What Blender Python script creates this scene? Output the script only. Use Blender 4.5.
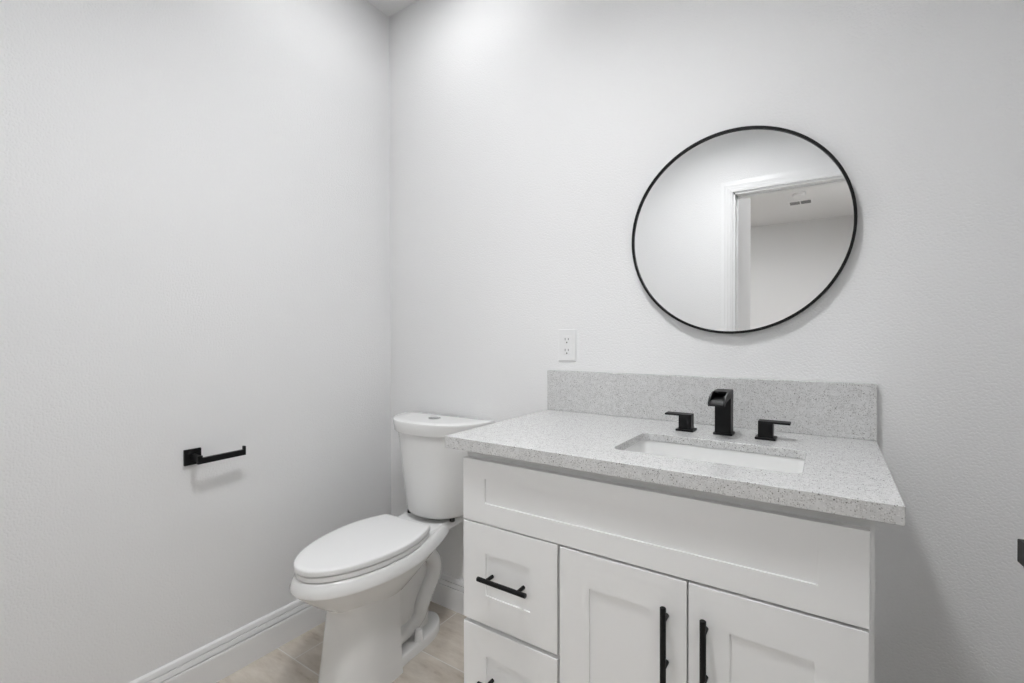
import bpy, bmesh, math
from mathutils import Vector, Matrix

# ------------------------------------------------------------------ scene, camera, light, exposure
S = bpy.context.scene
for o in list(bpy.data.objects):
    bpy.data.objects.remove(o, do_unlink=True)
COL = S.collection
R = math.radians

cam = bpy.data.cameras.new('camera')
cam_o = bpy.data.objects.new('camera', cam)
COL.objects.link(cam_o)
cam.sensor_fit = 'HORIZONTAL'
cam.sensor_width = 36.0
cam.lens = 36.0 * 471.5 / 1024
cam.clip_start = 0.02
yaw, pitch, roll = R(34.0576), R(-0.4676), R(-0.119)
fw = Vector((-math.sin(yaw) * math.cos(pitch), math.cos(yaw) * math.cos(pitch), math.sin(pitch)))
rt = Vector((math.cos(yaw), math.sin(yaw), 0))
up = rt.cross(fw)
rt2 = rt * math.cos(roll) + up * math.sin(roll)
up2 = up * math.cos(roll) - rt * math.sin(roll)
mw = Matrix((rt2, up2, -fw)).transposed().to_4x4()
mw.translation = Vector((1.6723, -1.4787, 1.1224))
cam_o.matrix_world = mw
S.camera = cam_o

w = bpy.data.worlds.new('world')
S.world = w
w.use_nodes = True
w.node_tree.nodes['Background'].inputs[0].default_value = (0.9, 0.95, 1.0, 1)
w.node_tree.nodes['Background'].inputs[1].default_value = 0.3

S.view_settings.view_transform = 'Standard'
S.view_settings.look = 'None'
S.view_settings.gamma = 1.0
S.view_settings.use_curve_mapping = False
S.view_settings.exposure = 0.15

LAMP_MAIN = 100.0      # emission of the room's ceiling light
LAMP_TOILET = 64.0    # emission of the ceiling light over the toilet
LAMP_HALL = 250.0
FILL_DOOR = 72.0      # unseen fill light added in the hall, shining in through the doorway

# ------------------------------------------------------------------ materials
def mat(name, color, rough=0.5, metallic=0.0, spec=0.5, coat=0.0):
    m = bpy.data.materials.new(name)
    m.use_nodes = True
    b = m.node_tree.nodes['Principled BSDF']
    b.inputs['Base Color'].default_value = (*color, 1)
    b.inputs['Roughness'].default_value = rough
    b.inputs['Metallic'].default_value = metallic
    b.inputs['Specular IOR Level'].default_value = spec
    b.inputs['Coat Weight'].default_value = coat
    return m

def nd(m, t, **kw):
    n = m.node_tree.nodes.new(t)
    for k, v in kw.items():
        setattr(n, k, v)
    return n

def lk(m, a, b):
    m.node_tree.links.new(a, b)

def mth(m, op, a, b=None, c=None):
    n = nd(m, 'ShaderNodeMath', operation=op)
    for i, v in enumerate((a, b, c)):
        if v is None:
            continue
        if isinstance(v, (int, float)):
            n.inputs[i].default_value = v
        else:
            lk(m, v, n.inputs[i])
    return n.outputs[0]

def ramp(m, fac, stops):
    n = nd(m, 'ShaderNodeValToRGB')
    e = n.color_ramp.elements
    while len(e) < len(stops):
        e.new(0.5)
    for i, (p_, c_) in enumerate(stops):
        e[i].position = p_
        e[i].color = (*c_, 1)
    lk(m, fac, n.inputs[0])
    return n.outputs[0]

def pos(m):
    return nd(m, 'ShaderNodeNewGeometry').outputs['Position']

def noise(m, vec, scale, detail=3, rough=0.5):
    n = nd(m, 'ShaderNodeTexNoise')
    n.inputs['Scale'].default_value = scale
    n.inputs['Detail'].default_value = detail
    n.inputs['Roughness'].default_value = rough
    lk(m, vec, n.inputs['Vector'])
    return n.outputs['Fac']

def bump(m, h, strength, dist):
    b = nd(m, 'ShaderNodeBump')
    b.inputs['Strength'].default_value = strength
    b.inputs['Distance'].default_value = dist
    lk(m, h, b.inputs['Height'])
    lk(m, b.outputs[0], m.node_tree.nodes['Principled BSDF'].inputs['Normal'])

def P(m):
    return m.node_tree.nodes['Principled BSDF']

# orange-peel wall paint
M_WALL = mat('white_wall_paint', (0.86, 0.86, 0.86), 0.55, spec=0.3)
h = noise(M_WALL, pos(M_WALL), 185, 2, 0.45)
bump(M_WALL, mth(M_WALL, 'SMOOTH_MIN', h, 0.56, 0.1), 0.42, 0.005)
M_CEIL = mat('white_ceiling_paint', (0.86, 0.86, 0.86), 0.8, spec=0.2)
bump(M_CEIL, noise(M_CEIL, pos(M_CEIL), 150, 2), 0.4, 0.005)
M_TRIM = mat('white_trim_paint', (0.87, 0.87, 0.87), 0.35)
M_CAB = mat('white_cabinet_lacquer', (0.86, 0.86, 0.855), 0.38, spec=0.4)
M_CERAMIC = mat('white_glazed_ceramic', (0.85, 0.85, 0.84), 0.09, spec=0.5)
M_SEAT = mat('white_seat_plastic', (0.89, 0.89, 0.885), 0.22)
M_PLASTIC = mat('white_outlet_plastic', (0.84, 0.84, 0.84), 0.3)
M_SLOT = mat('outlet_slot_dark', (0.16, 0.16, 0.16), 0.6)
M_BLACK = mat('matte_black_metal', (0.006, 0.006, 0.0065), 0.45, spec=0.22)
M_RUBBER = mat('black_rubber', (0.02, 0.02, 0.02), 0.7)
M_CHROME = mat('chrome', (0.62, 0.62, 0.62), 0.16, metallic=1.0)
M_MIRROR = mat('silvered_glass', (0.87, 0.875, 0.875), 0.0, metallic=1.0)
M_BAFFLE = mat('grey_lamp_baffle', (0.35, 0.35, 0.35), 0.5)
M_DARK = mat('vent_dark', (0.22, 0.22, 0.22), 0.7)

# speckled quartz
def quartz():
    m = mat('speckled_quartz', (0.7, 0.7, 0.7), 0.16, spec=0.5)
    p_ = pos(m)
    base = noise(m, p_, 60, 4, 0.6)
    c0 = ramp(m, base, [(0.3, (0.58, 0.58, 0.575)), (0.7, (0.68, 0.68, 0.675))])
    def specks(scale, thr, dens, seed):
        mp = nd(m, 'ShaderNodeMapping')
        mp.inputs['Location'].default_value = (seed, seed * 2.3, seed * 0.7)
        lk(m, p_, mp.inputs['Vector'])
        wob = nd(m, 'ShaderNodeTexNoise')
        wob.inputs['Scale'].default_value = scale * 1.3
        lk(m, mp.outputs[0], wob.inputs['Vector'])
        va = nd(m, 'ShaderNodeVectorMath', operation='MULTIPLY_ADD')
        lk(m, wob.outputs['Color'], va.inputs[0])
        va.inputs[1].default_value = (0.6 / scale,) * 3
        lk(m, mp.outputs[0], va.inputs[2])
        v = nd(m, 'ShaderNodeTexVoronoi')
        v.inputs['Scale'].default_value = scale
        lk(m, va.outputs[0], v.inputs['Vector'])
        sep = nd(m, 'ShaderNodeSeparateColor')
        lk(m, v.outputs['Color'], sep.inputs[0])
        near = mth(m, 'LESS_THAN', v.outputs['Distance'], thr)
        pick = mth(m, 'LESS_THAN', sep.outputs[0], dens)
        return mth(m, 'MULTIPLY', near, pick), sep.outputs[1]
    def mix(fac, a, col):
        n = nd(m, 'ShaderNodeMix', data_type='RGBA')
        lk(m, fac, n.inputs[0])
        lk(m, a, n.inputs[6])
        if isinstance(col, tuple):
            n.inputs[7].default_value = (*col, 1)
        else:
            lk(m, col, n.inputs[7])
        return n.outputs[2]
    f, _ = specks(420, 0.45, 0.30, 3.1)
    c = mix(f, c0, (0.74, 0.74, 0.73))
    f, _ = specks(400, 0.42, 0.30, 9.7)
    c = mix(f, c, (0.43, 0.425, 0.415))
    f, t = specks(330, 0.38, 0.20, 17.9)
    c = mix(f, c, ramp(m, t, [(0.2, (0.20, 0.20, 0.195)), (0.9, (0.42, 0.41, 0.40))]))
    f, t = specks(190, 0.25, 0.10, 27.3)
    c = mix(f, c, ramp(m, t, [(0.2, (0.11, 0.11, 0.11)), (0.9, (0.34, 0.33, 0.32))]))
    lk(m, c, P(m).inputs['Base Color'])
    return m
M_QUARTZ = quartz()

# travertine-look porcelain tile, running bond
def tile():
    m = mat('beige_floor_tile', (0.5, 0.45, 0.4), 0.35)
    sx = nd(m, 'ShaderNodeSeparateXYZ')
    lk(m, pos(m), sx.inputs[0])
    X, Y = sx.outputs[0], sx.outputs[1]
    row_f = mth(m, 'DIVIDE', mth(m, 'ADD', Y, 0.268 + 2.8), 0.28)
    row = mth(m, 'FLOOR', row_f)
    odd = mth(m, 'MODULO', row, 2.0)
    col_f = mth(m, 'ADD', mth(m, 'DIVIDE', mth(m, 'ADD', X, 5.8 - 0.41), 0.58), mth(m, 'MULTIPLY', odd, 0.5))
    colm = mth(m, 'FLOOR', col_f)
    fy = mth(m, 'SUBTRACT', row_f, row)
    fx = mth(m, 'SUBTRACT', col_f, colm)
    dx = mth(m, 'MULTIPLY', mth(m, 'MINIMUM', fx, mth(m, 'SUBTRACT', 1.0, fx)), 0.58)
    dy = mth(m, 'MULTIPLY', mth(m, 'MINIMUM', fy, mth(m, 'SUBTRACT', 1.0, fy)), 0.28)
    d = mth(m, 'MINIMUM', dx, dy)
    grout = mth(m, 'LESS_THAN', d, 0.0019)
    cell = nd(m, 'ShaderNodeCombineXYZ')
    lk(m, colm, cell.inputs[0])
    lk(m, row, cell.inputs[1])
    wn = nd(m, 'ShaderNodeTexWhiteNoise', noise_dimensions='3D')
    lk(m, cell.outputs[0], wn.inputs['Vector'])
    # veins run along x
    st = nd(m, 'ShaderNodeCombineXYZ')
    lk(m, mth(m, 'MULTIPLY', X, 0.30), st.inputs[0])
    lk(m, Y, st.inputs[1])
    lk(m, mth(m, 'MULTIPLY', wn.outputs['Value'], 9.0), st.inputs[2])
    vein = noise(m, st.outputs[0], 24, 7, 0.66)
    c = ramp(m, vein, [(0.27, (0.40, 0.335, 0.27)), (0.40, (0.54, 0.48, 0.41)), (0.58, (0.62, 0.565, 0.495)), (0.76, (0.69, 0.635, 0.565))])
    st2 = nd(m, 'ShaderNodeCombineXYZ')
    lk(m, mth(m, 'MULTIPLY', X, 0.5), st2.inputs[0])
    lk(m, Y, st2.inputs[1])
    lk(m, mth(m, 'MULTIPLY', wn.outputs['Value'], 5.0), st2.inputs[2])
    cloud = noise(m, st2.outputs[0], 9, 4, 0.6)
    hs = nd(m, 'ShaderNodeHueSaturation')
    lk(m, c, hs.inputs['Color'])
    lk(m, mth(m, 'ADD', mth(m, 'MULTIPLY', cloud, 0.5), mth(m, 'ADD', mth(m, 'MULTIPLY', wn.outputs['Value'], 0.08), 0.72)), hs.inputs['Value'])
    mx = nd(m, 'ShaderNodeMix', data_type='RGBA')
    lk(m, grout, mx.inputs[0])
    lk(m, hs.outputs[0], mx.inputs[6])
    mx.inputs[7].default_value = (0.72, 0.70, 0.66, 1)
    lk(m, mx.outputs[2], P(m).inputs['Base Color'])
    bump(m, mth(m, 'MINIMUM', mth(m, 'DIVIDE', d, 0.004), 1.0), 0.5, 0.0015)
    return m
M_TILE = tile()

def lamp_mat(name, strength, color=(0.975, 0.985, 1.0)):
    m = mat(name, (0.9, 0.9, 0.9), 0.5)
    P(m).inputs['Emission Color'].default_value = (*color, 1)
    P(m).inputs['Emission Strength'].default_value = strength
    return m

# ------------------------------------------------------------------ mesh helpers
def link(o, parent=None):
    COL.objects.link(o)
    if parent:
        o.parent = parent
    return o

def obj(name, bm, m, parent=None, sharp=35, bevel=0, seg=2):
    bmesh.ops.remove_doubles(bm, verts=bm.verts, dist=1e-6)
    bmesh.ops.recalc_face_normals(bm, faces=bm.faces)
    me = bpy.data.meshes.new(name)
    bm.to_mesh(me)
    bm.free()
    for ml in (m if isinstance(m, (list, tuple)) else [m]):
        me.materials.append(ml)
    for p_ in me.polygons:
        p_.use_smooth = True
    me.set_sharp_from_angle(angle=R(sharp))
    o = bpy.data.objects.new(name, me)
    link(o, parent)
    if bevel:
        b = o.modifiers.new('bevel', 'BEVEL')
        b.width = bevel
        b.segments = seg
        b.limit_method = 'ANGLE'
        b.angle_limit = R(40)
        b.harden_normals = True
    return o

def empty(name, loc, label, cat, group=None):
    o = bpy.data.objects.new(name, None)
    o.empty_display_size = 0.1
    o.location = loc
    link(o)
    tag(o, label, cat, group)
    return o

def tag(o, label, cat, group=None):
    o['label'] = label
    o['category'] = cat
    if group:
        o['group'] = group
    return o

def struct(o, label=None):
    o['kind'] = 'structure'
    if label:
        o['label'] = label
    return o

def part(name, bm, m, root, label=None, **kw):
    """a mesh written in world coordinates, shifted so that its origin sits at its parent"""
    off = Vector(root.matrix_basis.translation)
    p_ = root.parent
    while p_:
        off += Vector(p_.matrix_basis.translation)
        p_ = p_.parent
    bmesh.ops.translate(bm, verts=bm.verts, vec=-off)
    o = obj(name, bm, m, root, **kw)
    if label:
        o['label'] = label
    return o

def box(bm, x0, x1, y0, y1, z0, z1, mi=0):
    v = [bm.verts.new((x, y, z)) for z in (z0, z1) for y in (y0, y1) for x in (x0, x1)]
    fs = []
    for q in ((0, 2, 3, 1), (4, 5, 7, 6), (0, 1, 5, 4), (2, 6, 7, 3), (0, 4, 6, 2), (1, 3, 7, 5)):
        f = bm.faces.new([v[i] for i in q])
        f.material_index = mi
        fs.append(f)
    return fs

def loft(bm, rings, cap0=True, cap1=True, closed=True):
    vr = [[bm.verts.new(p_) for p_ in r] for r in rings]
    n = len(vr[0])
    for a, b in zip(vr, vr[1:]):
        for i in range(n if closed else n - 1):
            j = (i + 1) % n
            bm.faces.new((a[i], a[j], b[j], b[i]))
    if cap0:
        bm.faces.new(vr[0])
    if cap1:
        bm.faces.new(vr[-1])
    return vr

def prism(bm, poly, axis, a, b):
    """extrude a 2D polygon along an axis (0: poly=(y,z); 1: poly=(x,z); 2: poly=(x,y))"""
    def p3(u, v, t):
        return {0: (t, u, v), 1: (u, t, v), 2: (u, v, t)}[axis]
    loft(bm, [[p3(u, v, a) for u, v in poly], [p3(u, v, b) for u, v in poly]])

def tube(bm, pts, rad, n=16, caps=True):
    pts = [Vector(p_) for p_ in pts]
    if not isinstance(rad, (list, tuple)):
        rad = [rad] * len(pts)
    t0 = (pts[1] - pts[0]).normalized()
    ref = Vector((0, 0, 1)) if abs(t0.z) < 0.9 else Vector((1, 0, 0))
    nrm = t0.cross(ref).normalized()
    rings = []
    for i, p_ in enumerate(pts):
        t = (pts[min(i + 1, len(pts) - 1)] - pts[max(i - 1, 0)]).normalized()
        nrm = (nrm - t * nrm.dot(t)).normalized()
        bn = t.cross(nrm)
        rings.append([p_ + (nrm * math.cos(k * 2 * math.pi / n) + bn * math.sin(k * 2 * math.pi / n)) * rad[i] for k in range(n)])
    loft(bm, rings, caps, caps)

def catmull(pts, k=8):
    pts = [Vector(p_) for p_ in pts]
    out = []
    q = [pts[0] * 2 - pts[1]] + pts + [pts[-1] * 2 - pts[-2]]
    for i in range(1, len(q) - 2):
        for j in range(k):
            t = j / k
            a, b, c, d = q[i - 1], q[i], q[i + 1], q[i + 2]
            out.append(0.5 * ((2 * b) + (c - a) * t + (2 * a - 5 * b + 4 * c - d) * t * t + (3 * b - a - 3 * c + d) * t ** 3))
    out.append(pts[-1])
    return out

def disc_lathe(bm, cx, cy, prof, n=48):
    """prof: list of (r, z)"""
    loft(bm, [[(cx + r * math.cos(k * 2 * math.pi / n), cy + r * math.sin(k * 2 * math.pi / n), z) for k in range(n)] for r, z in prof])

def rrect(cx, cy, hx, hy, r, z, k=6):
    out = []
    for qx, qy, a0 in ((1, 1, 0), (-1, 1, 90), (-1, -1, 180), (1, -1, 270)):
        for i in range(k + 1):
            a = R(a0 + 90 * i / k)
            out.append((cx + qx * (hx - r) + r * math.cos(a), cy + qy * (hy - r) + r * math.sin(a), z))
    return out

# ------------------------------------------------------------------ the room
CH = 2.5855           # ceiling height
XR = 2.20             # right wall
YD = -1.68            # wall with the doorway, behind the camera
DW = 0.12             # its thickness
DX0, DX1, DZ = 1.180, 1.905, 1.998     # doorway
HY = -5.57            # far wall of the hall

bm = bmesh.new(); box(bm, -0.12, XR + 0.12, YD - DW, 0.12, -0.06, 0)
struct(obj('floor', bm, M_TILE), 'beige travertine look tile floor in staggered rows')
bm = bmesh.new(); box(bm, -2.6, XR + 0.12, HY - 0.1, YD - DW, -0.06, 0)
struct(obj('floor_hall', bm, M_TILE), 'tiled hall floor behind the doorway')
bm = bmesh.new(); box(bm, -0.12, 0, YD - DW, 0.12, 0, CH)
struct(obj('wall_left', bm, M_WALL), 'white textured wall on the left')
bm = bmesh.new(); box(bm, 0, XR, 0, 0.12, 0, CH)
struct(obj('wall_back', bm, M_WALL), 'white textured wall behind the vanity and toilet')
bm = bmesh.new(); box(bm, XR, XR + 0.12, YD - DW, 0.12, 0, CH)
struct(obj('wall_right', bm, M_WALL))
bm = bmesh.new(); box(bm, -0.12, XR + 0.12, YD - DW, 0.12, CH, CH + 0.08)
struct(obj('ceiling', bm, M_CEIL), 'white ceiling')
bm = bmesh.new()
box(bm, 0, DX0, YD - DW, YD, 0, CH)
box(bm, DX1, XR, YD - DW, YD, 0, CH)
box(bm, DX0, DX1, YD - DW, YD, DZ, CH)
struct(obj('wall_front', bm, M_WALL), 'white wall with a doorway, seen in the mirror')

# hall beyond the doorway
bm = bmesh.new(); box(bm, -0.12, DX0 + 0.0115, -2.34, YD - DW, 0, CH)
struct(obj('wall_hall_return', bm, M_WALL))
bm = bmesh.new(); box(bm, -2.6, XR + 0.12, HY - 0.1, HY, 0, CH)
struct(obj('wall_hall_far', bm, M_WALL))
bm = bmesh.new(); box(bm, XR, XR + 0.12, HY, YD - DW, 0, CH)
struct(obj('wall_hall_right', bm, M_WALL))
bm = bmesh.new(); box(bm, -2.6, -2.48, HY, -2.34, 0, CH)
struct(obj('wall_hall_left', bm, M_WALL))
bm = bmesh.new(); box(bm, -2.6, -0.12, -2.34, -2.22, 0, CH)
struct(obj('wall_hall_near', bm, M_WALL))
bm = bmesh.new(); box(bm, -2.6, XR + 0.12, HY - 0.1, YD - DW, CH, CH + 0.08)
struct(obj('ceiling_hall', bm, M_CEIL))

# baseboards: moulded profile (distance from wall, height)
BB = [(0, 0), (0.0165, 0), (0.0165, 0.085), (0.0150, 0.0885), (0.0095, 0.0890), (0.0095, 0.0925), (0.0145, 0.0945),
      (0.0120, 0.1080), (0.0065, 0.1085), (0.0065, 0.1125), (0.0105, 0.1145), (0.0080, 0.1260), (0.0035, 0.131), (0, 0.131)]
bm = bmesh.new(); prism(bm, [(d, z) for d, z in BB], 1, YD, 0)
struct(obj('baseboard_left', bm, M_TRIM, sharp=20), 'white stepped baseboard along the left wall')
bm = bmesh.new()
prism(bm, [(-d, z) for d, z in BB], 0, 0.0, 0.895)
prism(bm, [(-d, z) for d, z in BB], 0, 1.735, XR)
struct(obj('baseboard_back', bm, M_TRIM, sharp=20), 'white stepped baseboard along the back wall')
bm = bmesh.new(); prism(bm, [(XR - d, z) for d, z in BB], 1, YD, -0.016)
struct(obj('baseboard_right', bm, M_TRIM, sharp=20))

# door casing and jamb (the doorway behind the camera, seen in the mirror)
CW = 0.068
CP = [(0, 0), (0, 0.012), (0.012, 0.015), (0.014, 0.012), (0.026, 0.014), (0.028, 0.011), (0.044, 0.013), (0.046, 0.010), (CW, 0.007), (CW, 0)]
bm = bmesh.new()
rings = []
for (x, z, ox, oz) in ((DX0, 0, -1, 0), (DX0, DZ, -1, 1), (DX1, DZ, 1, 1), (DX1, 0, 1, 0)):
    rings.append([(x + ox * u, YD + t, z + oz * u) for u, t in CP])
loft(bm, rings)
struct(obj('trim_door_casing', bm, M_TRIM, sharp=20), 'white moulded door casing seen in the mirror')
bm = bmesh.new()
J = 0.012
box(bm, DX0, DX0 + J, YD - DW - 0.004, YD + 0.002, 0, DZ)
box(bm, DX1 - J, DX1, YD - DW - 0.004, YD + 0.002, 0, DZ)
box(bm, DX0, DX1, YD - DW - 0.004, YD + 0.002, DZ - J, DZ)
box(bm, DX0 + J, DX0 + J + 0.01, YD - 0.075, YD - 0.04, 0, DZ - J)
box(bm, DX0 + J, DX1 - J, YD - 0.075, YD - 0.04, DZ - J - 0.01, DZ - J)
struct(obj('trim_door_jamb', bm, M_TRIM), 'white door jamb seen in the mirror')

# the door leaf, swung open to the right of the camera; only its handle reaches the frame
LEAF_A = R(5.0)
door = bpy.data.objects.new('door_1', None)
door.location = (DX1 - 0.006, YD + 0.012, 0)
door.rotation_euler = (0, 0, LEAF_A)
link(door); struct(door, 'white door swung open to the right, only its black handle in the frame')
LL = 0.727
bm = bmesh.new()
box(bm, 0, 0.035, 0, LL, 0.012, DZ - 0.016)
leaf = obj('door_leaf', bm, M_TRIM, door, bevel=0.002)
bm = bmesh.new()
for y0, y1, z0, z1 in ((0.11, LL - 0.11, 0.24, 0.86), (0.11, LL - 0.11, 1.06, 1.84)):
    loft(bm, [[(-0.0005, y0, z0), (-0.0005, y1, z0), (-0.0005, y1, z1), (-0.0005, y0, z1)],
              [(-0.006, y0 + 0.012, z0 + 0.012), (-0.006, y1 - 0.012, z0 + 0.012), (-0.006, y1 - 0.012, z1 - 0.012), (-0.006, y0 + 0.012, z1 - 0.012)]])
obj('door_panel', bm, M_TRIM, door)
hd = bpy.data.objects.new('door_handle', None)
link(hd, door)
hd['label'] = 'black squared lever handle at the right edge of the frame'
hz = 0.966
bm = bmesh.new(); box(bm, -0.008, 0, LL - 0.088, LL - 0.036, hz - 0.026, hz + 0.026)
obj('rosette', bm, M_BLACK, hd, bevel=0.001)
bm = bmesh.new()
box(bm, -0.040, -0.008, LL - 0.068, LL - 0.052, hz - 0.008, hz + 0.008)
box(bm, -0.0532, -0.038, LL - 0.170, LL - 0.0375, hz - 0.0085, hz + 0.0085)
obj('lever', bm, M_BLACK, hd, bevel=0.0008)

# ------------------------------------------------------------------ lamps
def ceiling_light(x, y, label, m, r=0.072, depth=0.006):
    """round fitting; depth is how far its rim reaches below the ceiling around the lens"""
    t = empty('ceiling_light', (x, y, CH), label, 'ceiling light')
    bm = bmesh.new()
    disc_lathe(bm, x, y, [(r, CH - 0.0005), (r, CH - depth), (r + 0.006, CH - depth - 0.001), (r + 0.012, CH - depth), (r + 0.014, CH - 0.0005)])
    part('trim_ring', bm, M_BAFFLE, t)
    bm = bmesh.new()
    disc_lathe(bm, x, y, [(r - 0.0003, CH - 0.0008), (r - 0.0003, CH - 0.003)])
    part('lens', bm, m, t)
ceiling_light(1.15, -0.96, 'round ceiling light in the middle of the bathroom', lamp_mat('lit_lens_bathroom', LAMP_MAIN), 0.14, 0.088)
ceiling_light(0.50, -0.42, 'small round ceiling light above the toilet', lamp_mat('lit_lens_toilet', LAMP_TOILET))
ceiling_light(0.2, -4.0, 'round ceiling light in the hall', lamp_mat('lit_lens_hall', LAMP_HALL), 0.09)

ceiling_light(1.95, -3.60, 'unseen wide round fill light added in the hall beyond the doorway', lamp_mat('fill_lens_doorway', FILL_DOOR), 0.19, 0.05)  # added out of view to brighten vanity front, floor and lower back wall

# hall ceiling vent and smoke detector (seen in the mirror)
t = empty('air_vent', (1.395, -4.55, CH), 'white slotted ceiling vent seen in the mirror', 'vent')
bm = bmesh.new(); box(bm, 1.28, 1.51, -4.63, -4.47, CH - 0.006, CH)
part('frame', bm, M_TRIM, t, bevel=0.002)
bm = bmesh.new()
for k in range(4):
    y = -4.612 + k * 0.034
    box(bm, 1.298, 1.39, y, y + 0.022, CH - 0.0085, CH - 0.006)
    box(bm, 1.40, 1.492, y, y + 0.022, CH - 0.0085, CH - 0.006)
part('louver_slots', bm, M_DARK, t)
bm = bmesh.new(); disc_lathe(bm, 1.40, -4.19, [(0.058, CH), (0.058, CH - 0.012), (0.05, CH - 0.026), (0.02, CH - 0.03)])
tag(obj('smoke_detector', bm, M_PLASTIC), 'round white smoke detector on the hall ceiling seen in the mirror', 'smoke detector')

# ------------------------------------------------------------------ vanity cabinet
FY = -0.535           # face of the fronts
FF = -0.516           # face frame
VX0, VX1 = 0.880, 1.7325
van = empty('vanity_cabinet', (1.306, -0.26, 0), 'white shaker vanity cabinet with black bar pulls under the speckled countertop', 'cabinet')
bm = bmesh.new()
ZT = 0.836
box(bm, VX0, VX0 + 0.016, FF, -0.016, 0.0, ZT)
box(bm, VX1 - 0.016, VX1, FF, -0.016, 0.0, ZT)
box(bm, VX0 + 0.016, VX1 - 0.016, FF + 0.02, -0.016, 0.10, 0.116)
box(bm, VX0 + 0.016, VX1 - 0.016, -0.022, -0.016, 0.116, ZT)
part('carcass', bm, M_CAB, van)
bm = bmesh.new()
for x0, x1 in ((VX0, VX0 + 0.045), (1.145, 1.175), (VX1 - 0.045, VX1)):
    box(bm, x0, x1, FF - 0.0005, FF + 0.019, 0.10, ZT)
for z0, z1 in ((0.792, ZT), (0.635, 0.668), (0.10, 0.14)):
    box(bm, VX0 + 0.045, VX1 - 0.045, FF, FF + 0.018, z0, z1)
box(bm, VX0 + 0.045, 1.145, FF, FF + 0.018, 0.372, 0.412)
part('face_frame', bm, M_CAB, van)
bm = bmesh.new(); box(bm, VX0 + 0.016, VX1 - 0.016, FF + 0.06, FF + 0.075, 0, 0.10)
part('toe_kick', bm, M_CAB, van)

def shaker(x0, x1, z0, z1, sx, zt, zb):
    """frame-and-flat-panel front: sx stile width, zt/zb rail heights"""
    bm = bmesh.new()
    yb, yf, e, d = FF - 0.0008, FY, 0.0010, 0.0040
    def rc(x0, x1, z0, z1, y):
        return [(x0, y, z0), (x1, y, z0), (x1, y, z1), (x0, y, z1)]
    a, b, c, f = x0 + sx, x1 - sx, z0 + zb, z1 - zt
    loft(bm, [rc(x0, x1, z0, z1, yb), rc(x0, x1, z0, z1, yf + e), rc(x0 + e * .35, x1 - e * .35, z0 + e * .35, z1 - e * .35, yf + e * .35),
              rc(x0 + e, x1 - e, z0 + e, z1 - e, yf),
              rc(a, b, c, f, yf), rc(a + .0004, b - .0004, c + .0004, f - .0004, yf + d)])
    return bm

def pull(root, cx, cz, length, vertical):
    bm = bmesh.new()
    y = -0.561
    L, s = length / 2, 0.0463
    def pt(u, yy):
        return (cx, yy, cz + u) if vertical else (cx + u, yy, cz)
    rr = 0.0058
    tube(bm, [pt(-L, y), pt(-L + .0008, y), pt(L - .0008, y), pt(L, y)], [rr - .0008, rr, rr, rr - .0008], 20)
    y1 = FY + 0.0005 if vertical else FY + 0.004
    for k in (-s, s):
        tube(bm, [pt(k, y), pt(k, y1)], 0.0046, 16)
    return part('handle', bm, M_BLACK, root, 'black bar pull handle')

def front(name, label, x0, x1, z0, z1, sx, zt, zb, h=None):
    o = part(name, shaker(x0, x1, z0, z1, sx, zt, zb), M_CAB, van, label, sharp=25)
    if h:
        pull(o, *h)
    return o
front('false_drawer_front', None, 0.880, 1.7257, 0.6525, 0.8110, 0.0700, 0.0455, 0.0510)
front('drawer', None, 0.880, 1.157, 0.397, 0.6492, 0.0725, 0.0715, 0.0735, (1.0175, 0.5235, 0.142, False))
front('drawer', None, 0.880, 1.157, 0.134, 0.3865, 0.0725, 0.0715, 0.0735, (1.0175, 0.2615, 0.142, False))
front('door', None, 1.163, 1.4422, 0.134, 0.6475, 0.0735, 0.0745, 0.0745, (1.4040, 0.5240, 0.148, True))
front('door', None, 1.4455, 1.7250, 0.134, 0.6475, 0.0735, 0.0745, 0.0745, (1.4775, 0.5230, 0.148, True))

# ------------------------------------------------------------------ countertop with backsplash
CX0, CX1, CYF, CZ, CT = 0.837, 1.767, -0.559, 0.8665, 0.0305
SX0, SX1, SYF, SYB = 1.2545, 1.6285, -0.4520, -0.2310
ctop = empty('countertop', (1.302, -0.28, CZ), 'light grey speckled quartz countertop with a raised backsplash', 'countertop')
bm = bmesh.new()
scx, scy = (SX0 + SX1) / 2, (SYF + SYB) / 2
inner = rrect(scx, scy, (SX1 - SX0) / 2, (SYB - SYF) / 2, 0.024, 0, 8)
x0, x1, y0, y1 = CX0, CX1, CYF, -0.002
outer = []
def clampray(px, py):
    dx, dy = px - scx, py - scy
    t = min([(x1 - scx) / dx if dx > 0 else 9e9, (x0 - scx) / dx if dx < 0 else 9e9, (y1 - scy) / dy if dy > 0 else 9e9, (y0 - scy) / dy if dy < 0 else 9e9])
    return scx + dx * t, scy + dy * t
outer = [clampray(a, b) for a, b, _ in inner]
for cxx, cyy in ((x0, y0), (x0, y1), (x1, y0), (x1, y1)):      # snap the nearest ray to each corner
    i = min(range(len(outer)), key=lambda k: abs(math.atan2(outer[k][1] - scy, outer[k][0] - scx) - math.atan2(cyy - scy, cxx - scx)))
    outer[i] = (cxx, cyy)
n = len(inner)
ot = [bm.verts.new((a, b, CZ)) for a, b in outer]
ob = [bm.verts.new((a, b, CZ - CT)) for a, b in outer]
it = [bm.verts.new((a, b, CZ)) for a, b, _ in inner]
ib = [bm.verts.new((a, b, CZ - 0.0195)) for a, b, _ in inner]
mb = [bm.verts.new((a, b, CZ - 0.0195)) for a, b, _ in rrect(scx, scy, (SX1 - SX0) / 2 + 0.032, (SYB - SYF) / 2 + 0.032, 0.05, 0, 8)]
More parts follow.
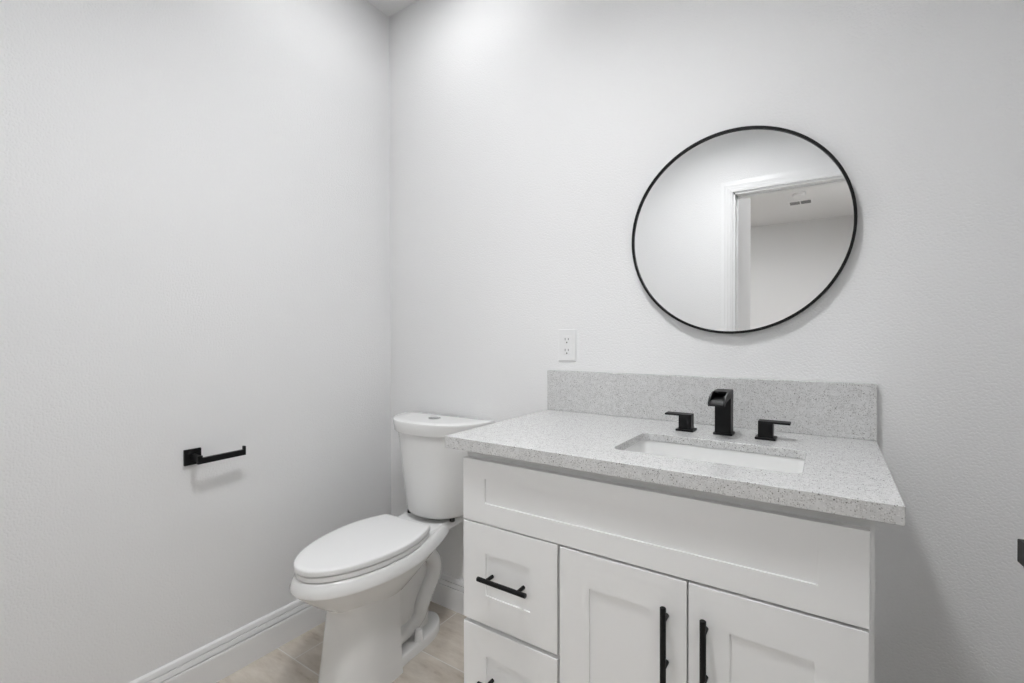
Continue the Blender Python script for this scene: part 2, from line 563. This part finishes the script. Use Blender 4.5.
for i in range(n):
    j = (i + 1) % n
    bm.faces.new((ot[i], ot[j], it[j], it[i]))
    bm.faces.new((ob[j], ob[i], mb[i], mb[j]))
    bm.faces.new((mb[j], mb[i], ib[i], ib[j]))
    bm.faces.new((ot[j], ot[i], ob[i], ob[j]))
    bm.faces.new((it[i], it[j], ib[j], ib[i]))
part('slab', bm, M_QUARTZ, ctop, bevel=0.0016)
bm = bmesh.new(); box(bm, CX0, CX1, -0.02, -0.002, CZ + 0.0003, CZ + 0.1396)
part('backsplash', bm, M_QUARTZ, ctop, bevel=0.0012)

# undermount basin
sink = empty('sink', (scx, scy, CZ - CT - 0.13), 'white rectangular undermount sink basin set in the countertop', 'sink')
bm = bmesh.new()
hx, hy = (SX1 - SX0) / 2 + 0.003, (SYB - SYF) / 2 + 0.003
zt = CZ - 0.0195 - 0.0005
rings = [rrect(scx, scy, hx + 0.02, hy + 0.02, 0.04, zt - 0.012, 8), rrect(scx, scy, hx + 0.02, hy + 0.02, 0.04, zt, 8), rrect(scx, scy, hx, hy, 0.026, zt, 8)]
for dz, ins, rr in ((0.004, 0.001, 0.026), (0.05, 0.003, 0.028), (0.095, 0.007, 0.034), (0.115, 0.018, 0.045), (0.126, 0.042, 0.055), (0.130, 0.07, 0.03)):
    rings.append(rrect(scx, scy, hx - ins, hy - ins, min(rr, hy - ins - 0.001), zt - dz, 8))
rings.append(rrect(scx, scy, 0.02, 0.02, 0.0199, zt - 0.135, 8))
loft(bm, rings, False, True)
under = [rrect(scx, scy, hx + 0.02, hy + 0.02, 0.04, zt - 0.012, 8), rrect(scx, scy, hx + 0.008, hy + 0.008, 0.04, zt - 0.014, 8),
         rrect(scx, scy, hx - 0.005, hy - 0.005, 0.05, zt - 0.11, 8), rrect(scx, scy, hx - 0.05, hy - 0.05, 0.05, zt - 0.145, 8)]
loft(bm, under, False, True)
part('basin', bm, M_CERAMIC, sink, sharp=50)
bm = bmesh.new(); disc_lathe(bm, scx, scy, [(0.021, zt - 0.1345), (0.021, zt - 0.1325), (0.017, zt - 0.131), (0.006, zt - 0.1325)], 32)
part('drain', bm, M_BLACK, sink, 'black drain cap')

# ------------------------------------------------------------------ faucet
fau = empty('faucet', (1.44, -0.134, CZ), 'matte black waterfall faucet with two square lever handles behind the sink', 'faucet')
fx0, fx1 = 1.4195, 1.4585
fc = (fx0 + fx1) / 2
def flange(bm, cx, cy, h):
    prism(bm, [(cx - h, cy - h), (cx + h, cy - h), (cx + h, cy + h), (cx - h, cy + h)], 2, CZ + 0.0002, CZ + 0.0055)
bm = bmesh.new()
prism(bm, [(fx0, -0.151), (fx1, -0.151), (fx1, -0.1125), (fx0, -0.1125)], 2, CZ + 0.005, 0.966)
sp = part('spout_body', bm, M_BLACK, fau, bevel=0.0008)
bm = bmesh.new(); flange(bm, fc, -0.1315, 0.0230)
part('base_flange', bm, M_BLACK, sp, bevel=0.0008)
# waterfall spout: floor of the trough curves down to a lip between two side walls, with a flat cover behind
def arc(cy, cz, ry, rz, a0, a1, n=10):
    return [(cy - ry * math.sin(R(a0 + (a1 - a0) * i / n)), cz + rz * math.cos(R(a0 + (a1 - a0) * i / n))) for i in range(n + 1)]
top = [(-0.1125, 0.9835), (-0.150, 0.9835)] + arc(-0.168, 0.9545, 0.0700, 0.0290, 0, 85)
low = arc(-0.152, 0.9500, 0.0830, 0.0140, 85, 0) + [(-0.1125, 0.964)]
poly = top + low
bm = bmesh.new()
for xa, xb in ((fx0, fx0 + 0.0035), (fx1 - 0.0035, fx1)):
    prism(bm, poly, 0, xa, xb)
flr = arc(-0.152, 0.9540, 0.0845, 0.0140, 0, 85)
fl = [(-0.1125, 0.968)] + flr + arc(-0.152, 0.9500, 0.0830, 0.0140, 85, 0) + [(-0.1125, 0.964)]
prism(bm, fl, 0, fx0 + 0.0034, fx1 - 0.0034)
prism(bm, [(-0.1125, 0.9835), (-0.178, 0.9830), (-0.178, 0.9800), (-0.1125, 0.9800)], 0, fx0 + 0.0034, fx1 - 0.0034)
prism(bm, [(-0.1125, 0.9801), (-0.1225, 0.9801), (-0.1225, 0.9675), (-0.1125, 0.9675)], 0, fx0 + 0.0034, fx1 - 0.0034)
part('waterfall_spout', bm, M_BLACK, fau)
for cx, sgn, lab in ((1.3435, -1, 'black lever handle pointing left'), (1.5377, 1, 'black lever handle pointing right')):
    cy = -0.137
    bm = bmesh.new(); box(bm, cx - 0.0165, cx + 0.0165, cy - 0.0165, cy + 0.0165, CZ + 0.005, 0.9075)
    hd_ = part('handle', bm, M_BLACK, fau, lab, bevel=0.0008)
    bm = bmesh.new(); flange(bm, cx, cy, 0.0230)
    part('base_flange', bm, M_BLACK, hd_, bevel=0.0008)
    a, b = cx - sgn * 0.0165, cx + sgn * 0.054
    bm = bmesh.new(); box(bm, min(a, b), max(a, b), cy - 0.0165, cy + 0.0165, 0.9072, 0.9122)
    part('lever', bm, M_BLACK, hd_, bevel=0.0008)

# ------------------------------------------------------------------ round mirror
MX, MZ, MR = 1.4368, 1.4222, 0.2900
mir = empty('mirror', (MX, -0.01, MZ), 'round wall mirror with a thin black metal frame above the faucet', 'mirror')
def ring_y(bm, prof, n=128):
    """prof: closed polygon of (r, y), revolved about the y axis through (MX, MZ)"""
    rs = [[(MX + r * math.cos(k * 2 * math.pi / n), y, MZ + r * math.sin(k * 2 * math.pi / n)) for k in range(n)] for r, y in prof]
    rs.append(rs[0])
    loft(bm, rs, False, False)
bm = bmesh.new(); ring_y(bm, [(MR, -0.001), (MR, -0.0215), (MR - 0.001, -0.0225), (MR - 0.006, -0.0225), (MR - 0.007, -0.0215), (MR - 0.007, -0.001)])
part('frame', bm, M_BLACK, mir, 'thin black round frame')
bm = bmesh.new()
n = 128
loft(bm, [[(MX + (MR - 0.0065) * math.cos(k * 2 * math.pi / n), y, MZ + (MR - 0.0065) * math.sin(k * 2 * math.pi / n)) for k in range(n)] for y in (-0.002, -0.0165)])
part('mirror_glass', bm, M_MIRROR, mir)

# ------------------------------------------------------------------ outlet
out = empty('wall_outlet', (0.9085, 0, 1.096), 'white duplex power outlet on the wall above the backsplash corner', 'outlet')
bm = bmesh.new()
ox, oz = 0.9085, 1.0958
def xz_loft(bm, levels, cx, cz):
    loft(bm, [[(cx - a, y, cz - b), (cx + a, y, cz - b), (cx + a, y, cz + b), (cx - a, y, cz + b)] for a, b, y in levels])
xz_loft(bm, [(0.0338, 0.0558, -0.0005), (0.0338, 0.0558, -0.003), (0.0315, 0.0535, -0.0055)], ox, oz)
part('cover_plate', bm, M_PLASTIC, out)
bm = bmesh.new()
xz_loft(bm, [(0.0162, 0.0325, -0.005), (0.0162, 0.0325, -0.0066), (0.0155, 0.0318, -0.0072)], ox, oz)
rec = part('receptacle', bm, M_PLASTIC, out)
bm = bmesh.new()
for dz in (0.0205, -0.0172):
    for sx, hgt in ((-0.0062, 0.0042), (0.0062, 0.0035)):
        box(bm, ox + sx - 0.0011, ox + sx + 0.0011, -0.0078, -0.007, oz + dz + 0.0005 - hgt, oz + dz + 0.0005 + hgt)
    c = (ox, oz + dz - 0.0110)
    loft(bm, [[(c[0] + 0.0027 * math.cos(k * math.pi / 6), y, c[1] + 0.0029 * math.sin(k * math.pi / 6)) for k in range(12)] for y in (-0.007, -0.0078)])
part('slots', bm, M_SLOT, rec, 'dark plug slots')

# ------------------------------------------------------------------ toilet paper holder
tp = empty('toilet_paper_holder', (0, -0.8135, 0.749), 'black square toilet paper holder with an empty bar on the left wall', 'toilet paper holder')
bm = bmesh.new(); box(bm, 0.0003, 0.0085, -0.8372, -0.7895, 0.7240, 0.7735)
part('wall_plate', bm, M_BLACK, tp, bevel=0.0008)
bm = bmesh.new(); box(bm, 0.0083, 0.0625, -0.8215, -0.8075, 0.7405, 0.7585)
part('post', bm, M_BLACK, tp, bevel=0.0008)
bm = bmesh.new()
prism(bm, [(-0.8218, 0.7335), (-0.678, 0.7350), (-0.678, 0.7645), (-0.684, 0.7645), (-0.684, 0.7530), (-0.8078, 0.7515), (-0.8078, 0.7592), (-0.8218, 0.7592)], 0, 0.0500, 0.0630)
part('bar', bm, M_BLACK, tp, bevel=0.0008)

# ------------------------------------------------------------------ toilet
TX = 0.3655
toi = empty('toilet', (TX, -0.10, 0), 'white two-piece toilet with an elongated bowl between the left wall and the vanity', 'toilet')
toi.rotation_euler = (0, 0, 0.045)      # it stands slightly askew to the wall
NS = 72
def egg(z, a, yf, ym, yb, ab, n=2.0, xo=TX, lift=0.0, e=1.9):
    """closed outline, counter-clockwise from +x: elongated front, tapering rear with a flat back"""
    pts = []
    k = NS // 2
    for i in range(k + 1):                                  # front, from +x to -x through -y
        t = math.pi * i / k
        c, s = math.cos(t), math.sin(t)
        pts.append((xo + a * math.copysign(abs(c) ** (2 / n), c), ym - (ym - yf) * abs(s) ** (2 / n)))
    q = NS // 4
    for i in range(1, q + 1):                               # left side back to the rear
        u = i / q
        pts.append((xo - (ab + (a - ab) * (1 - u ** e)), ym + (yb - ym) * u))
    for i in range(1, 6):
        pts.append((xo - ab + 2 * ab * i / 6, yb))
    for i in range(q, 0, -1):
        u = i / q
        pts.append((xo + (ab + (a - ab) * (1 - u ** e)), ym + (yb - ym) * u))
    return [(x, y, z + (lift * ((y - ym) / (yb - ym)) ** 2 if y > ym else 0)) for x, y in pts]

def sup(z, a, b, yb, n=2.5, xo=TX):
    """D outline: straight back at yb, bowed front"""
    pts = []
    for i in range(49):
        t = math.pi * i / 48
        c, s = math.cos(t), math.sin(t)
        pts.append((xo + a * math.copysign(abs(c) ** (2 / n), c), yb - b * abs(s) ** (2 / n), z))
    for i in range(1, 8):
        pts.append((xo - a + 2 * a * i / 8, yb, z))
    return pts

# bowl: rim, skirt ridge, hull, pedestal column, rear deck, web, trapway, foot -- one ceramic body
bm = bmesh.new()
loft(bm, [
    egg(0.405, 0.120, -0.640, -0.42, -0.200, 0.085),
    egg(0.4105, 0.142, -0.676, -0.42, -0.180, 0.095, lift=0.008),
    egg(0.4100, 0.150, -0.686, -0.42, -0.160, 0.100, lift=0.009),
    egg(0.4060, 0.1545, -0.6915, -0.42, -0.152, 0.103, lift=0.010),
    egg(0.3900, 0.1610, -0.7005, -0.42, -0.148, 0.107, lift=0.014),
    egg(0.3745, 0.1655, -0.7055, -0.42, -0.145, 0.1095, lift=0.018),
    egg(0.3715, 0.1655, -0.7050, -0.42, -0.145, 0.1095, lift=0.019),
    egg(0.3690, 0.1640, -0.7025, -0.42, -0.148, 0.107, lift=0.020),
    egg(0.3430, 0.1510, -0.6770, -0.42, -0.165, 0.088, lift=0.028),
    egg(0.3130, 0.1320, -0.6430, -0.42, -0.190, 0.068, lift=0.034),
    egg(0.2850, 0.1110, -0.6050, -0.42, -0.215, 0.050, lift=0.040),
    egg(0.2620, 0.0920, -0.5690, -0.42, -0.240, 0.038, lift=0.040),
    egg(0.2500, 0.0820, -0.5500, -0.42, -0.260, 0.032, lift=0.040),
])
loft(bm, [egg(z, a, yf, -0.47, -0.386, a - 0.003, 2.3) for z, a, yf in
          ((0.0, 0.112, -0.612), (0.012, 0.110, -0.610), (0.08, 0.105, -0.598), (0.15, 0.101, -0.588), (0.21, 0.0985, -0.579), (0.25, 0.0985, -0.575), (0.272, 0.102, -0.581), (0.29, 0.109, -0.594), (0.31, 0.108, -0.59))])
# rear deck
def deck(y, hw, z0, z1, r=0.012):
    out = []
    for qx, qz, a0 in ((1, 1, 0), (-1, 1, 90), (-1, -1, 180), (1, -1, 270)):
        for i in range(5):
            a = R(a0 + 22.5 * i)
            out.append((TX + qx * (hw - r) + r * math.cos(a), y, (z1 if qz > 0 else z0) - qz * r + r * math.sin(a)))
    return out
loft(bm, [deck(y, hw, z0, z1) for y, hw, z0, z1 in
          ((-0.400, 0.105, 0.350, 0.4045), (-0.330, 0.107, 0.365, 0.4090), (-0.260, 0.107, 0.375, 0.4150), (-0.215, 0.107, 0.381, 0.4210),
           (-0.185, 0.1075, 0.385, 0.4250), (-0.150, 0.111, 0.391, 0.4270), (-0.110, 0.120, 0.398, 0.4280), (-0.075, 0.128, 0.404, 0.4280), (-0.060, 0.128, 0.406, 0.4280))])
# web between the trapways
prism(bm, [(-0.43, 0.0), (-0.16, 0.0), (-0.178, 0.03), (-0.180, 0.13), (-0.155, 0.18), (-0.145, 0.24), (-0.150, 0.28), (-0.150, 0.39), (-0.43, 0.38)], 0, TX - 0.036, TX + 0.036)
# trapway bulges on both flanks
for s in (-1, 1):
    x = TX + s * 0.042
    path = catmull([(x - s * 0.01, -0.335, 0.275), (x, -0.260, 0.318), (x, -0.195, 0.312), (x, -0.158, 0.272), (x, -0.160, 0.222), (x, -0.195, 0.178), (x, -0.222, 0.140), (x - s * 0.007, -0.238, 0.094), (x - s * 0.016, -0.29, 0.068), (x - s * 0.010, -0.385, 0.066)], 8)
    m_ = len(path) - 1
    tube(bm, path, [0.027 + 0.004 * math.sin(math.pi * i / m_) + 0.006 * max(0, i / m_ - 0.75) * 4 for i in range(m_ + 1)], 20)
# foot
def foot(z, g):
    pts = []
    for i in range(25):
        t = math.pi * i / 24
        pts.append((TX + (0.087 - g) * math.cos(t), -0.250 + (0.150 - g) * (math.sin(t) if 0 < i < 24 else 0), z))
    pts += [(TX - 0.087 + g, -0.29, z), (TX - 0.087 + g, -0.33, z), (TX - 0.0925 + g, -0.40, z), (TX + 0.0925 - g, -0.40, z), (TX + 0.087 - g, -0.33, z), (TX + 0.087 - g, -0.29, z)]
    return pts
loft(bm, [foot(0, 0), foot(0.026, 0.0015), foot(0.031, 0.0045), foot(0.0325, 0.010), foot(0.036, 0.03)])
part('bowl', bm, M_CERAMIC, toi, sharp=48)

for s in (-1, 1):
    bm = bmesh.new(); disc_lathe(bm, TX + s * 0.069, -0.268, [(0.0165, 0.031), (0.0165, 0.040), (0.0140, 0.066), (0.0105, 0.071), (0.003, 0.0725)], 24)
    part('bolt_cap', bm, M_SEAT, toi)

# seat ring and lid
bm = bmesh.new()
sa = dict(ym=-0.41, yb=-0.252)
loft(bm, [egg(0.4120, 0.146, -0.685, ab=0.103, **sa), egg(0.4140, 0.1510, -0.6915, ab=0.108, **sa), egg(0.4265, 0.1515, -0.6920, ab=0.108, **sa), egg(0.4285, 0.1490, -0.6895, ab=0.106, **sa)])
part('seat', bm, M_SEAT, toi, sharp=50)
bm = bmesh.new()
la = dict(ym=-0.41)
loft(bm, [egg(0.4310, 0.148, -0.689, ab=0.105, yb=-0.254, **la), egg(0.4325, 0.1525, -0.6945, ab=0.110, yb=-0.250, **la), egg(0.4450, 0.1530, -0.6950, ab=0.110, yb=-0.250, **la),
          egg(0.4480, 0.1518, -0.6935, ab=0.109, yb=-0.251, **la), egg(0.4495, 0.1485, -0.6900, ab=0.107, yb=-0.254, **la),
          egg(0.4502, 0.1380, -0.6740, ab=0.099, yb=-0.263, **la), egg(0.4508, 0.07, -0.56, ab=0.05, yb=-0.32, **la)])
lid = part('seat_lid', bm, M_SEAT, toi, sharp=50)
for s in (-1, 1):
    bm = bmesh.new()
    tube(bm, [(TX + s * 0.055, -0.242, 0.4315), (TX + s * 0.057, -0.242, 0.4315), (TX + s * 0.089, -0.242, 0.4315), (TX + s * 0.091, -0.242, 0.4315)], [0.0075, 0.0085, 0.0085, 0.0075], 20)
    disc_lathe(bm, TX + s * 0.08, -0.240, [(0.011, 0.416), (0.011, 0.430)], 20)
    part('hinge', bm, M_SEAT, toi)

# tank
TYB = -0.026
TKX = TX + 0.020
TK = dict(n=2.4, xo=TKX)
bm = bmesh.new()
loft(bm, [sup(0.4400, 0.115, 0.152, TYB, **TK), sup(0.4420, 0.132, 0.168, TYB, **TK), sup(0.4470, 0.140, 0.176, TYB, **TK), sup(0.4570, 0.1445, 0.1805, TYB, **TK),
          sup(0.60, 0.1660, 0.1890, TYB, **TK), sup(0.7570, 0.1900, 0.2010, TYB, **TK)])
tank = part('tank', bm, M_CERAMIC, toi, sharp=60)
bm = bmesh.new()
loft(bm, [sup(0.7575, 0.195, 0.203, TYB + 0.002, **TK), sup(0.7590, 0.2060, 0.2105, TYB + 0.003, **TK), sup(0.7620, 0.2080, 0.2125, TYB + 0.003, **TK), sup(0.7970, 0.2175, 0.2130, TYB + 0.003, **TK),
          sup(0.8012, 0.2172, 0.2127, TYB + 0.003, **TK), sup(0.8034, 0.2155, 0.2110, TYB + 0.002, **TK), sup(0.8043, 0.2120, 0.2075, TYB, **TK), sup(0.8048, 0.15, 0.14, TYB - 0.03, **TK)])
tl = part('tank_lid', bm, M_CERAMIC, tank, sharp=50)
bm = bmesh.new()
BX, BY = TKX - 0.008, -0.112
disc_lathe(bm, BX, BY, [(0.025, 0.8044), (0.025, 0.8068), (0.0235, 0.8076), (0.021, 0.8076), (0.0205, 0.8062)], 40)
fb = part('flush_button', bm, M_CHROME, tank, 'round chrome dual flush button')
for s in (-1, 1):
    bm = bmesh.new()
    pts = [(BX + s * 0.0006 + s * 0.0190 * math.cos(t), BY + 0.0190 * math.sin(t)) for t in [R(-88 + 176 * i / 20) for i in range(21)]]
    prism(bm, pts, 2, 0.8058, 0.8082)
    part('button_half', bm, M_CHROME, fb)
# rubber gasket and tank bolts in the gap under the tank
bm = bmesh.new(); disc_lathe(bm, TKX, -0.105, [(0.040, 0.4275), (0.040, 0.4405)], 32)
part('gasket', bm, M_RUBBER, tank, 'black rubber gasket under the tank')
for s in (-1, 1):
    bm = bmesh.new(); disc_lathe(bm, TKX + s * 0.098 if s > 0 else TX - 0.084, -0.135 if s > 0 else -0.150, [(0.010, 0.4270), (0.010, 0.433), (0.009, 0.4425)], 16)
    part('tank_bolt', bm, M_RUBBER, tank, 'black rubber tank bolt washer')
